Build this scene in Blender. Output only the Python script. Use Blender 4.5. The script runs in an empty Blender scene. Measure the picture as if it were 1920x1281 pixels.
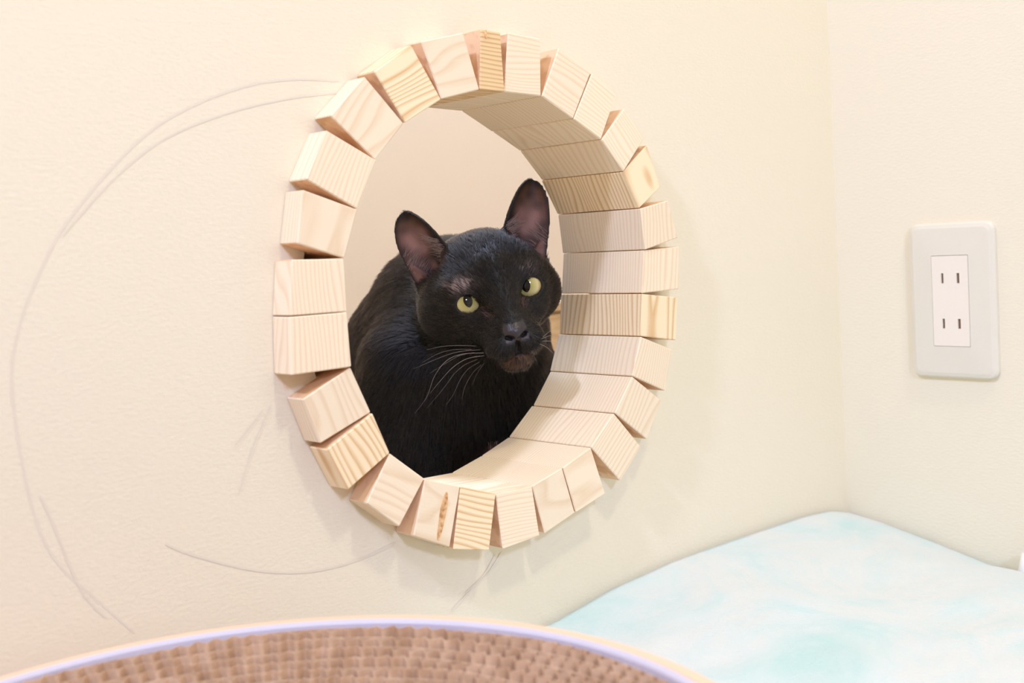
import bpy, bmesh, math, random
import numpy as np
from mathutils import Vector, Matrix

random.seed(7)
rng = np.random.default_rng(7)
S = bpy.context.scene
COL = S.collection

# ---------------------------------------------------------------- camera
F_PX = 2281.5
CAM = np.array([-0.49694, -0.57994, 0.03867])
CR = np.array([0.74480619, -0.66393981, -0.06669091])
CU = np.array([0.11125286, 0.02501116, 0.99347735])
CF = np.array([0.65794114, 0.74736763, -0.09249367])
cam_d = bpy.data.cameras.new('camera')
cam = bpy.data.objects.new('camera', cam_d)
COL.objects.link(cam)
cam.matrix_world = Matrix(((CR[0], CU[0], -CF[0], CAM[0]), (CR[1], CU[1], -CF[1], CAM[1]),
                           (CR[2], CU[2], -CF[2], CAM[2]), (0, 0, 0, 1)))
cam_d.sensor_fit = 'HORIZONTAL'
cam_d.sensor_width = 36.0
cam_d.lens = F_PX * 36.0 / 1920.0
cam_d.clip_start = 0.02
cam_d.dof.use_dof = True
cam_d.dof.focus_distance = 0.79
cam_d.dof.aperture_fstop = 8.5
S.camera = cam

# ---------------------------------------------------------------- world, lamps, exposure
W = bpy.data.worlds.new('world')
S.world = W
W.use_nodes = True
W.node_tree.nodes['Background'].inputs[0].default_value = (1.0, 0.96, 0.9, 1)
W.node_tree.nodes['Background'].inputs[1].default_value = 0.0
S.view_settings.view_transform = 'Standard'
S.view_settings.look = 'None'
S.view_settings.gamma = 1.0
S.view_settings.use_curve_mapping = False
S.view_settings.exposure = -0.03
S.cycles.use_denoising = True
S.cycles.diffuse_bounces = 6
S.cycles.max_bounces = 12


def area(name, loc, target, sx, sy, power, color):
    d = bpy.data.lights.new(name, 'AREA')
    d.shape = 'RECTANGLE'
    d.size, d.size_y = sx, sy
    d.energy = power
    d.color = color
    o = bpy.data.objects.new(name, d)
    COL.objects.link(o)
    o.location = loc
    o.rotation_euler = (Vector(target) - Vector(loc)).to_track_quat('-Z', 'Y').to_euler()
    return o


area('lamp_left', (-1.35, -0.42, 1.25), (-0.3, -0.2, 0.0), 0.10, 0.10, 14.0, (0.84, 0.96, 1.42))  # unseen lamp well below the ceiling, placed near for its falloff
area('ceiling_lamp_front', (-0.08, -1.15, 1.98), (-0.05, -0.3, 0.0), 0.14, 0.14, 12.6, (1.03, 0.97, 0.72))
area('standing_lamp_room', (-0.98, -2.15, 1.12), (-0.4, -0.3, 0.0), 0.24, 0.24, 15.8, (0.82, 0.965, 1.52))
area('far_room_fill', (0.35, 0.5, 1.95), (0.3, 0.55, 0.0), 0.4, 0.3, 28, (0.78, 0.98, 1.44))  # unseen lamp added to brighten the room behind the hole


def back(px, py, axis, val):
    d = CF + (px - 960) / F_PX * CR - (py - 640.5) / F_PX * CU
    t = (val - CAM[axis]) / d[axis]
    return CAM + d * t


def project(P):
    d = P - CAM
    z = d @ CF
    return 960 + F_PX * (d @ CR) / z, 640.5 - F_PX * (d @ CU) / z


# ---------------------------------------------------------------- materials
def srgb(r, g, b):
    def f(c):
        c /= 255.0
        return c / 12.92 if c <= 0.04045 else ((c + 0.055) / 1.055) ** 2.4
    return (f(r), f(g), f(b), 1)


def mat(name, color, rough=0.6, spec=0.4, coat=0.0):
    m = bpy.data.materials.new(name)
    m.use_nodes = True
    b = m.node_tree.nodes['Principled BSDF']
    b.inputs['Base Color'].default_value = color
    b.inputs['Roughness'].default_value = rough
    b.inputs['Specular IOR Level'].default_value = spec
    b.inputs['Coat Weight'].default_value = coat
    return m


class N:
    """small node-graph helper"""
    def __init__(self, m):
        self.t = m.node_tree
        self.b = self.t.nodes['Principled BSDF']

    def new(self, kind, **kw):
        n = self.t.nodes.new(kind)
        for k, v in kw.items():
            if k in n.inputs:
                n.inputs[k].default_value = v
            else:
                setattr(n, k, v)
        return n

    def link(self, a, b):
        self.t.links.new(a, b)

    def ramp(self, src, stops):
        r = self.t.nodes.new('ShaderNodeValToRGB')
        e = r.color_ramp.elements
        while len(e) < len(stops):
            e.new(0.5)
        for k, (p, c) in enumerate(stops):
            e[k].position = p
            e[k].color = c
        self.link(src, r.inputs['Fac'])
        return r.outputs['Color']

    def bump(self, src, strength, dist):
        b = self.t.nodes.new('ShaderNodeBump')
        b.inputs['Strength'].default_value = strength
        b.inputs['Distance'].default_value = dist
        self.link(src, b.inputs['Height'])
        self.link(b.outputs['Normal'], self.b.inputs['Normal'])


def wallpaper(name, color):
    m = mat(name, color, 0.75, 0.25)
    n = N(m)
    tc = n.new('ShaderNodeTexCoord')
    mp = n.new('ShaderNodeMapping')
    mp.inputs['Scale'].default_value = (1.0, 1.0, 2.2)
    n.link(tc.outputs['Object'], mp.inputs['Vector'])
    a = n.new('ShaderNodeTexNoise', Scale=260.0, Detail=3.0)
    n.link(mp.outputs['Vector'], a.inputs['Vector'])
    n.bump(a.outputs['Fac'], 0.13, 0.002)
    return m


M_WALL = wallpaper('cream_wallpaper', srgb(237, 228, 206))
M_WALL2 = wallpaper('beige_wallpaper', srgb(240, 226, 206))
M_WALL3 = wallpaper('white_wallpaper', srgb(238, 236, 232))
M_CEIL = mat('ceiling_white', srgb(222, 218, 210), 0.9)
M_FLOOR = mat('pale_floor', srgb(190, 168, 136), 0.5)
M_PENCIL = mat('pencil_grey', srgb(230, 221, 204), 0.8)


def wood(name, base, line, freq=420.0, contrast=0.5):
    """fibres run along the object's local X; growth rings are stacked obliquely over Y and Z"""
    m = mat(name, base, 0.55, 0.3)
    n = N(m)
    tc = n.new('ShaderNodeTexCoord')
    oi = n.new('ShaderNodeObjectInfo')
    sc = n.new('ShaderNodeMath', operation='MULTIPLY')
    sc.inputs[1].default_value = 37.7
    n.link(oi.outputs['Random'], sc.inputs[0])
    rot = n.new('ShaderNodeVectorRotate', rotation_type='X_AXIS')
    n.link(tc.outputs['Object'], rot.inputs['Vector'])
    n.link(sc.outputs[0], rot.inputs['Angle'])
    cmb = n.new('ShaderNodeCombineXYZ')
    for k in 'XYZ':
        n.link(sc.outputs[0], cmb.inputs[k])
    add = n.new('ShaderNodeVectorMath', operation='ADD')
    n.link(rot.outputs[0], add.inputs[0])
    n.link(cmb.outputs[0], add.inputs[1])
    mp = n.new('ShaderNodeMapping')
    mp.inputs['Scale'].default_value = (9, 34, 34)
    n.link(add.outputs[0], mp.inputs['Vector'])
    w = n.new('ShaderNodeTexNoise', Scale=1.0, Detail=1.0)
    n.link(mp.outputs['Vector'], w.inputs['Vector'])
    sx = n.new('ShaderNodeSeparateXYZ')
    n.link(rot.outputs[0], sx.inputs[0])
    mul = n.new('ShaderNodeMath', operation='MULTIPLY')
    mul.inputs[1].default_value = freq
    n.link(sx.outputs['Y'], mul.inputs[0])
    ma = n.new('ShaderNodeMath', operation='MULTIPLY_ADD')
    ma.inputs[1].default_value = 7.0
    n.link(w.outputs['Fac'], ma.inputs[0])
    n.link(mul.outputs[0], ma.inputs[2])
    fr = n.new('ShaderNodeMath', operation='FRACT')
    n.link(ma.outputs[0], fr.inputs[0])
    c = n.ramp(fr.outputs[0], [(0.0, base), (0.4, base), (0.82, line), (1.0, base)])
    mp2 = n.new('ShaderNodeMapping')
    mp2.inputs['Scale'].default_value = (30, 900, 900)
    n.link(add.outputs[0], mp2.inputs['Vector'])
    f = n.new('ShaderNodeTexNoise', Scale=1.0, Detail=2.0)
    n.link(mp2.outputs['Vector'], f.inputs['Vector'])
    mr0 = n.new('ShaderNodeMapRange')
    mr0.inputs['To Min'].default_value = contrast * 0.6
    mr0.inputs['To Max'].default_value = contrast * 1.4
    n.link(f.outputs['Fac'], mr0.inputs['Value'])
    mx = n.new('ShaderNodeMix', data_type='RGBA')
    n.link(mr0.outputs['Result'], mx.inputs['Factor'])
    mx.inputs['A'].default_value = base
    n.link(c, mx.inputs['B'])
    hs = n.new('ShaderNodeHueSaturation')
    mr = n.new('ShaderNodeMapRange')
    mr.inputs['To Min'].default_value = 0.95
    mr.inputs['To Max'].default_value = 1.03
    n.link(oi.outputs['Random'], mr.inputs['Value'])
    n.link(mr.outputs['Result'], hs.inputs['Value'])
    n.link(mx.outputs['Result'], hs.inputs['Color'])
    n.link(hs.outputs['Color'], n.b.inputs['Base Color'])
    n.bump(f.outputs['Fac'], 0.10, 0.0008)
    return m


M_WOOD = wood('pine_plain', srgb(248, 231, 203), srgb(226, 192, 152), 430.0, 0.45)
M_WOOD_S = wood('pine_striped', srgb(249, 229, 192), srgb(216, 172, 116), 270.0, 0.8)
M_WOOD_D = wood('pine_warm', srgb(240, 210, 162), srgb(204, 156, 102), 420.0, 0.8)
M_END = mat('pine_end_grain', srgb(236, 200, 164), 0.7, 0.2)  # end grain, also toned darker for the warm shade in the gaps
_ne = N(M_END)
_tce = _ne.new('ShaderNodeTexCoord')
_we = _ne.new('ShaderNodeTexWave', Scale=160.0, Distortion=3.0)
_we.inputs['Detail'].default_value = 1.0
_ne.link(_tce.outputs['Object'], _we.inputs['Vector'])
_ne.link(_ne.ramp(_we.outputs['Fac'], [(0.2, srgb(240, 206, 170)), (0.9, srgb(222, 182, 142))]), _ne.b.inputs['Base Color'])
M_KNOT = mat('knot_brown', srgb(196, 138, 78), 0.6)
_nk = N(M_KNOT)
_tk = _nk.new('ShaderNodeTexCoord')
_wk = _nk.new('ShaderNodeTexNoise', Scale=260.0, Detail=3.0)
_nk.link(_tk.outputs['Object'], _wk.inputs['Vector'])
_nk.link(_nk.ramp(_wk.outputs['Fac'], [(0.35, srgb(186, 130, 82)), (0.5, srgb(226, 180, 128)), (0.65, srgb(240, 206, 160))]), _nk.b.inputs['Base Color'])


# ---------------------------------------------------------------- object helpers
def link(name, me, m=None, parent=None):
    o = bpy.data.objects.new(name, me)
    COL.objects.link(o)
    if m is not None:
        me.materials.append(m)
    if parent is not None:
        o.parent = parent
    return o


def from_bm(name, bm, m=None, parent=None, smooth=False):
    bmesh.ops.recalc_face_normals(bm, faces=bm.faces)
    me = bpy.data.meshes.new(name)
    bm.to_mesh(me)
    bm.free()
    if smooth:
        me.polygons.foreach_set('use_smooth', [True] * len(me.polygons))
    return link(name, me, m, parent)


def from_arrays(name, V, Fq, m=None, parent=None, smooth=True):
    me = bpy.data.meshes.new(name)
    V = np.asarray(V, np.float32)
    Fq = np.asarray(Fq, np.int32)
    k = Fq.shape[1]
    me.vertices.add(len(V))
    me.vertices.foreach_set('co', V.ravel())
    me.loops.add(Fq.size)
    me.loops.foreach_set('vertex_index', Fq.ravel())
    me.polygons.add(len(Fq))
    me.polygons.foreach_set('loop_start', np.arange(len(Fq), dtype=np.int32) * k)
    me.polygons.foreach_set('use_smooth', np.full(len(Fq), smooth))
    me.update(calc_edges=True)
    me.validate()
    return link(name, me, m, parent)


def box_bm(x0, x1, y0, y1, z0, z1, bevel=0.0, seg=2):
    bm = bmesh.new()
    bmesh.ops.create_cube(bm, size=1.0)
    for v in bm.verts:
        v.co = Vector((x0 + (v.co.x + 0.5) * (x1 - x0), y0 + (v.co.y + 0.5) * (y1 - y0), z0 + (v.co.z + 0.5) * (z1 - z0)))
    if bevel:
        bmesh.ops.bevel(bm, geom=bm.edges[:], offset=bevel, segments=seg, profile=0.5, affect='EDGES')
    return bm


def tag(o, label, cat, group=None):
    o['label'] = label
    o['category'] = cat
    if group:
        o['group'] = group
    return o


def struct(o, label=None):
    o['kind'] = 'structure'
    if label:
        o['label'] = label
    return o


def empty(name, loc=(0, 0, 0)):
    o = bpy.data.objects.new(name, None)
    COL.objects.link(o)
    o.location = loc
    return o


def tube(name, pts, radii, m, parent=None, sides=6):
    pts = [Vector(p) for p in pts]
    V, Fq = [], []
    up = Vector((0.31, 0.2, 0.93))
    for i, p in enumerate(pts):
        d = (pts[min(i + 1, len(pts) - 1)] - pts[max(i - 1, 0)]).normalized()
        a = d.cross(up).normalized()
        b = d.cross(a)
        for k in range(sides):
            t = 2 * math.pi * k / sides
            V.append(p + (a * math.cos(t) + b * math.sin(t)) * radii[i])
    for i in range(len(pts) - 1):
        for k in range(sides):
            k2 = (k + 1) % sides
            Fq.append((i * sides + k, i * sides + k2, (i + 1) * sides + k2, (i + 1) * sides + k))
    return from_arrays(name, np.array([tuple(v) for v in V]), Fq, m, parent)


# ---------------------------------------------------------------- room shell
XR, FLOOR, CEIL = 0.3807, -0.262, 2.05
WT = 0.052           # wall thickness
HOLE_R = 0.1385


def wall_with_hole():
    bm = bmesh.new()
    x0, x1, z0, z1 = -2.6, XR, FLOOR, CEIL
    n = 96
    angs = [2 * math.pi * k / n for k in range(n)]
    angs += [math.atan2(z, x) % (2 * math.pi) for x in (x0, x1) for z in (z0, z1)]
    angs = sorted(set(round(a, 6) for a in angs))
    rings = []
    for y in (0.0, WT):
        inn, out = [], []
        for a in angs:
            c, s = math.cos(a), math.sin(a)
            t = min(((x1 if c > 0 else x0) / c) if abs(c) > 1e-9 else 1e9, ((z1 if s > 0 else z0) / s) if abs(s) > 1e-9 else 1e9)
            inn.append(bm.verts.new((HOLE_R * c, y, HOLE_R * s)))
            out.append(bm.verts.new((t * c, y, t * s)))
        rings.append((inn, out))
    m = len(angs)
    for k in range(m):
        j = (k + 1) % m
        (fi, fo), (bi, bo) = rings
        bm.faces.new((fi[k], fi[j], fo[j], fo[k]))
        bm.faces.new((bi[k], bo[k], bo[j], bi[j]))
        bm.faces.new((fi[k], bi[k], bi[j], fi[j]))
        bm.faces.new((fo[k], fo[j], bo[j], bo[k]))
    return from_bm('wall_front', bm, M_WALL)


wall_front = struct(wall_with_hole(), 'cream papered wall pierced by the round hole')
struct(from_bm('wall_right', box_bm(XR, XR + 0.05, -2.6, 0.0, FLOOR, CEIL), M_WALL), 'cream papered side wall carrying the power outlet')
struct(from_bm('wall_left', box_bm(-2.65, -2.6, -2.6, WT, FLOOR, CEIL), M_WALL3))
struct(from_bm('wall_back', box_bm(-2.65, XR + 0.05, -2.65, -2.6, FLOOR, CEIL), M_WALL3))
struct(from_bm('floor', box_bm(-2.65, 1.6, -2.65, 1.0, FLOOR - 0.03, FLOOR), M_FLOOR))
struct(from_bm('ceiling', box_bm(-2.65, 1.6, -2.65, 1.0, CEIL, CEIL + 0.03), M_CEIL))
struct(from_bm('wall_far', box_bm(-1.0, 1.55, 0.9, 0.95, FLOOR, CEIL), M_WALL2), 'beige wall of the room behind the hole')
struct(from_bm('wall_far_left', box_bm(-1.05, -1.0, WT, 0.95, FLOOR, CEIL), M_WALL2))
struct(from_bm('wall_far_right', box_bm(1.5, 1.55, 0.0, 0.9, FLOOR, CEIL), M_WALL2))
struct(from_bm('wall_far_front', box_bm(XR + 0.05, 1.5, 0.0, WT, FLOOR, CEIL), M_WALL2))


_pl = [0.0]


def pencil(pts_px, width=0.0006):
    _pl[0] += 0.00004
    yy = -0.0001 - _pl[0]
    P = [back(x, y, 1, 0.0) for x, y in pts_px]
    # Catmull-Rom resample
    Q = []
    for i in range(len(P) - 1):
        p0, p1, p2, p3 = P[max(i - 1, 0)], P[i], P[i + 1], P[min(i + 2, len(P) - 1)]
        for k in range(8):
            t = k / 8
            Q.append(0.5 * (2 * p1 + (p2 - p0) * t + (2 * p0 - 5 * p1 + 4 * p2 - p3) * t * t + (3 * p1 - p0 - 3 * p2 + p3) * t ** 3))
    Q.append(P[-1])
    V, Fq = [], []
    for i, q in enumerate(Q):
        d = Q[min(i + 1, len(Q) - 1)] - Q[max(i - 1, 0)]
        d /= np.linalg.norm(d)
        nrm = np.array([-d[2], 0, d[0]])
        w = width * (0.5 if i in (0, len(Q) - 1) else 1.0) * (0.8 + 0.4 * random.random())
        V += [(q[0] + nrm[0] * w, yy, q[2] + nrm[2] * w), (q[0] - nrm[0] * w, yy, q[2] - nrm[2] * w)]
        if i:
            Fq.append((2 * i - 2, 2 * i - 1, 2 * i + 1, 2 * i))
    o = from_arrays('pencil_line', np.array(V), Fq, M_PENCIL, wall_front, smooth=False)
    return o


pencil([(636, 152), (560, 149), (480, 157), (400, 182), (320, 220), (262, 262), (200, 325), (150, 385), (110, 440), (70, 520), (40, 600), (22, 690), (30, 800), (52, 920), (80, 1010), (120, 1070), (175, 1120), (252, 1187)])
pencil([(634, 174), (560, 182), (470, 200), (380, 228), (300, 265), (235, 315), (175, 375), (115, 445)], 0.0005)
pencil([(75, 930), (100, 985), (130, 1060), (160, 1120), (200, 1160)], 0.0005)
pencil([(742, 1018), (690, 1042), (640, 1060), (570, 1073), (500, 1072), (430, 1060), (350, 1037), (310, 1020)], 0.0006)
pencil([(940, 1036), (915, 1075), (880, 1110), (846, 1146)], 0.0007)
pencil([(928, 1040), (905, 1080), (872, 1112)], 0.0005)
pencil([(508, 760), (490, 800), (470, 850), (448, 925)], 0.0004)
pencil([(492, 770), (465, 805), (440, 835)], 0.0004)

# ---------------------------------------------------------------- ring of wooden blocks
H = 0.0176           # how far the ring stands proud of the wall
B = 0.0631           # how far it runs through the wall
J = [(899, 168), (946.5, 172), (1016, 180), (1075, 223), (1127, 262), (1169, 322), (1200, 391), (1209, 469), (1205, 550.6),
     (1202, 631), (1185.5, 705.7), (1152.5, 775), (1108, 839), (1055.5, 877), (998, 912), (929, 926), (862, 912), (795.4, 898),
     (730, 850), (697, 774), (658.6, 688.5), (650, 584.7), (644.6, 485), (669, 392.5), (705, 300), (759.3, 230.5), (827, 186)]
# outer front corners (start, end) of the block between joint i and joint i+1, clockwise; kind of wood
OUT = [((901, 54), (938, 61), 'd'), ((954, 61), (1014.5, 72), 's2'), ((1048, 89), (1108, 136), 'p'), ((1110, 137), (1155, 178), 'p'),
       ((1169, 204), (1208, 258), 'p'), ((1214, 272), (1240, 350), 's'), ((1252, 376), (1270, 446), 'p'), ((1275, 462), (1275, 542), 'p'),
       ((1272, 558), (1269, 638), 's'), ((1261, 656), (1247, 733), 'p'), ((1240, 751), (1213, 824), 'p'), ((1203, 838), (1164, 902), 'p'),
       ((1135, 926), (1080, 961), 's2'), ((1079, 962), (1023, 1001), 'p'), ((1012, 1005), (943, 1030), 'p'), ((916, 1032), (849, 1030), 's'),
       ((842, 1026), (774, 1005), 'p'), ((748, 988), (686, 944), 's2'), ((651, 919), (611, 843), 's'), ((602, 832), (569, 749), 'p'),
       ((545, 704), (542, 594.5), 's2'), ((542, 592.5), (546.5, 487), 'p'), ((556, 456.5), (567, 356), 'p'), ((573, 336), (611, 244), 'p'),
       ((620.7, 216), (685.5, 143), 's2'), ((701, 134), (770, 84), 's'), ((789, 78), (868, 61), 'p')]
WOODS = {'p': M_WOOD, 's': M_WOOD_S, 's2': M_WOOD, 'd': M_WOOD_D}
ring = tag(empty('wooden_ring', (0, 0, 0)), 'ring of pale pine blocks framing the round hole in the cream wall', 'wooden ring')
NB = len(J)
blocks = []
for i in range(NB):
    a0 = back(*J[i], 1, -H)
    a1 = back(*J[(i + 1) % NB], 1, -H)
    o0 = back(*OUT[i][0], 1, -H)
    o1 = back(*OUT[i][1], 1, -H)
    A0, A1, O0, O1 = (np.array([p[0], p[2]]) for p in (a0, a1, o0, o1))
    gap = (A1 - A0) / np.linalg.norm(A1 - A0) * 0.00018
    A0, A1 = A0 + gap, A1 - gap
    cen = (A0 + A1) / 2
    tx = (A1 - A0) / np.linalg.norm(A1 - A0)          # tangential
    rd = np.array([-tx[1], tx[0]])
    if rd @ cen < 0:
        rd = -rd
    # local axes X tangential, Y depth (world y), Z radial
    def loc(p):
        return np.array([(p - cen) @ tx, (p - cen) @ rd])
    la0, la1, lo0, lo1 = loc(A0), loc(A1), loc(O0), loc(O1)
    # rear tail: 11 mm of the block's radial thickness goes through the wall
    tmax = HOLE_R - np.hypot(*cen) - 0.0012
    tmax = max(0.006, min(0.0125, tmax))
    k0 = la0 + (lo0 - la0) * (tmax / max(lo0[1] - la0[1], 1e-4))
    k1 = la1 + (lo1 - la1) * (tmax / max(lo1[1] - la1[1], 1e-4))
    sh = random.uniform(-0.0009, 0.0009)
    yb = B + random.uniform(-0.0008, 0.0012)
    prof = [(0, -H + sh), (1, -H + sh), (1, -0.0004), (2, -0.0004), (2, yb), (0, yb)]
    bm = bmesh.new()
    sides = []
    for (lin, lout, lk) in ((la0, lo0, k0), (la1, lo1, k1)):
        sides.append([bm.verts.new(({0: lin, 1: lout, 2: lk}[r][0], y, {0: lin, 1: lout, 2: lk}[r][1])) for r, y in prof])
    bm.faces.new(sides[0])
    bm.faces.new(sides[1][::-1])
    for k in range(6):
        j = (k + 1) % 6
        bm.faces.new((sides[0][k], sides[0][j], sides[1][j], sides[1][k]))
    bmesh.ops.recalc_face_normals(bm, faces=bm.faces)
    bmesh.ops.bevel(bm, geom=bm.edges[:], offset=0.0006, segments=1, profile=0.5, affect='EDGES', clamp_overlap=True)
    o = from_bm('wood_block', bm, WOODS[OUT[i][2]], ring)
    o.data.materials.append(M_END)
    for pl in o.data.polygons:
        if abs(pl.normal.x) > 0.75:
            pl.material_index = 1
    flip = np.cross([tx[0], 0, tx[1]], [0, 1, 0]) @ np.array([rd[0], 0, rd[1]])
    o.matrix_world = Matrix(((tx[0], 0, rd[0], cen[0]), (0, 1, 0, 0), (tx[1], 0, rd[1], cen[1]), (0, 0, 0, 1)))
    if flip < 0:
        o.data.flip_normals()
    blocks.append(o)


def knot(i, px, py, ru, rv, deg):
    """flat resin knot let into a block's front face"""
    p = back(px, py, 1, -H - 0.0012)
    n = 20
    V = [(0, 0, 0)]
    for k in range(n):
        t = 2 * math.pi * k / n
        u, v = ru * math.cos(t) * (1 + 0.1 * math.sin(3 * t)), rv * math.sin(t)
        c, s = math.cos(math.radians(deg)), math.sin(math.radians(deg))
        V.append((u * c - v * s, 0, u * s + v * c))
    V = np.array(V) + p
    Vb = V + np.array([0, 0.0022, 0])
    V = np.concatenate([V, Vb])
    Fq = [(0, 1 + k, 1 + (k + 1) % n) for k in range(n)]
    for k in range(n):
        a, b = 1 + k, 1 + (k + 1) % n
        Fq += [(a, a + n + 1, b), (b, a + n + 1, b + n + 1)]
    o = from_arrays('knot', V, Fq, M_KNOT, None, smooth=False)
    mw = blocks[i].matrix_world.copy()
    o.parent = blocks[i]
    o.matrix_parent_inverse = mw.inverted()
    o['label'] = 'long brown knot scar in the block face'


knot(16, 830, 968, 0.0022, 0.0145, -18)
knot(0, 911.5, 64, 0.0007, 0.0025, 0)

# ---------------------------------------------------------------- power outlet on the right wall
M_PLATE = mat('outlet_plate', srgb(227, 221, 206), 0.4, 0.4)
M_INSERT = mat('outlet_insert', srgb(239, 230, 217), 0.35, 0.4)
M_SLOT = mat('slot_shade', srgb(120, 92, 66), 0.6)  # dark filler colour standing for the shade inside the open slots
outlet = tag(empty('power_outlet', (XR, -0.1037, -0.0395)), 'off-white wall outlet with two pairs of slots on the right wall', 'power outlet')


def grid_plate(name, us, vs, holes, d0, d1, m, parent, bevel_outer=0.0):
    """plate in local (y, z), standing out along -x from d0 to d1, with rectangular cells left open"""
    bm = bmesh.new()
    vv = {}
    for i, u in enumerate(us):
        for j, v in enumerate(vs):
            vv[i, j] = bm.verts.new((-d1, u, v))
    fs = [bm.faces.new((vv[i, j], vv[i + 1, j], vv[i + 1, j + 1], vv[i, j + 1]))
          for i in range(len(us) - 1) for j in range(len(vs) - 1) if (i, j) not in holes]
    r = bmesh.ops.extrude_face_region(bm, geom=fs)
    for g in r['geom']:
        if isinstance(g, bmesh.types.BMVert):
            g.co.x = -d0
    return from_bm(name, bm, m, parent)


# plate: rounded, softly domed body with a rectangular opening
bm = bmesh.new()
hw, hh, rc = 0.035, 0.060, 0.007
iw, ih = 0.0152, 0.0352
loops = []
def rrect(w, h, r, x, n=6):
    out = []
    for cx, cz, a0 in ((w - r, h - r, 0), (-w + r, h - r, 90), (-w + r, -h + r, 180), (w - r, -h + r, 270)):
        for k in range(n + 1):
            a = math.radians(a0 + 90 * k / n)
            out.append(bm.verts.new((x, cx + r * math.cos(a), cz + r * math.sin(a))))
    return out
loops = [rrect(hw, hh, rc, 0), rrect(hw, hh, rc, -0.0035), rrect(hw - 0.0012, hh - 0.0012, rc - 0.001, -0.0052),
         rrect(hw - 0.004, hh - 0.004, rc - 0.002, -0.0062), rrect(iw, ih, 0.0004, -0.0072), rrect(iw, ih, 0.0004, -0.0045)]
for a, b in zip(loops, loops[1:]):
    for k in range(len(a)):
        j = (k + 1) % len(a)
        bm.faces.new((a[k], a[j], b[j], b[k]))
plate = from_bm('plate', bm, M_PLATE, outlet)
su = [-0.0149, -0.0078, -0.0055, 0.0052, 0.0072, 0.0149]
sv = [-0.0349, -0.0213, -0.0137, 0.0137, 0.0215, 0.0349]
ins = grid_plate('socket_insert', su, sv, {(1, 1), (3, 1), (1, 3), (3, 3)}, 0.001, 0.0074, M_INSERT, outlet)
for i in (1, 3):
    for j in (1, 3):
        from_bm('slot', box_bm(-0.0062, -0.0008, su[i] + 0.0001, su[i + 1] - 0.0001, sv[j] + 0.0001, sv[j + 1] - 0.0001), M_SLOT, ins)

# small white plastic piece at the foot of the right wall, cut by the frame
p = back(1912, 1048, 0, XR)
bm = bmesh.new()
bmesh.ops.create_cone(bm, cap_ends=True, segments=20, radius1=0.011, radius2=0.006, depth=0.024)
bmesh.ops.bevel(bm, geom=[e for e in bm.edges if e.calc_length() < 0.006], offset=0.0015, segments=2, affect='EDGES')
cap = from_bm('plastic_cap', bm, mat('white_plastic', srgb(244, 242, 240), 0.4), None, smooth=True)
cap.location = (XR - 0.014, -0.1645, -0.237)
tag(cap, 'small white plastic cap at the foot of the right wall', 'plastic cap')

# ---------------------------------------------------------------- aqua blanket in the corner
def vnoise(x, y, seed):
    r = np.random.default_rng(seed)
    g = r.random((40, 40))
    xi, yi = np.floor(x).astype(int), np.floor(y).astype(int)
    fx, fy = x - xi, y - yi
    fx, fy = fx * fx * (3 - 2 * fx), fy * fy * (3 - 2 * fy)
    q = lambda a, b: g[a % 40, b % 40]
    return (q(xi, yi) * (1 - fx) + q(xi + 1, yi) * fx) * (1 - fy) + (q(xi, yi + 1) * (1 - fx) + q(xi + 1, yi + 1) * fx) * fy


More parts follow.
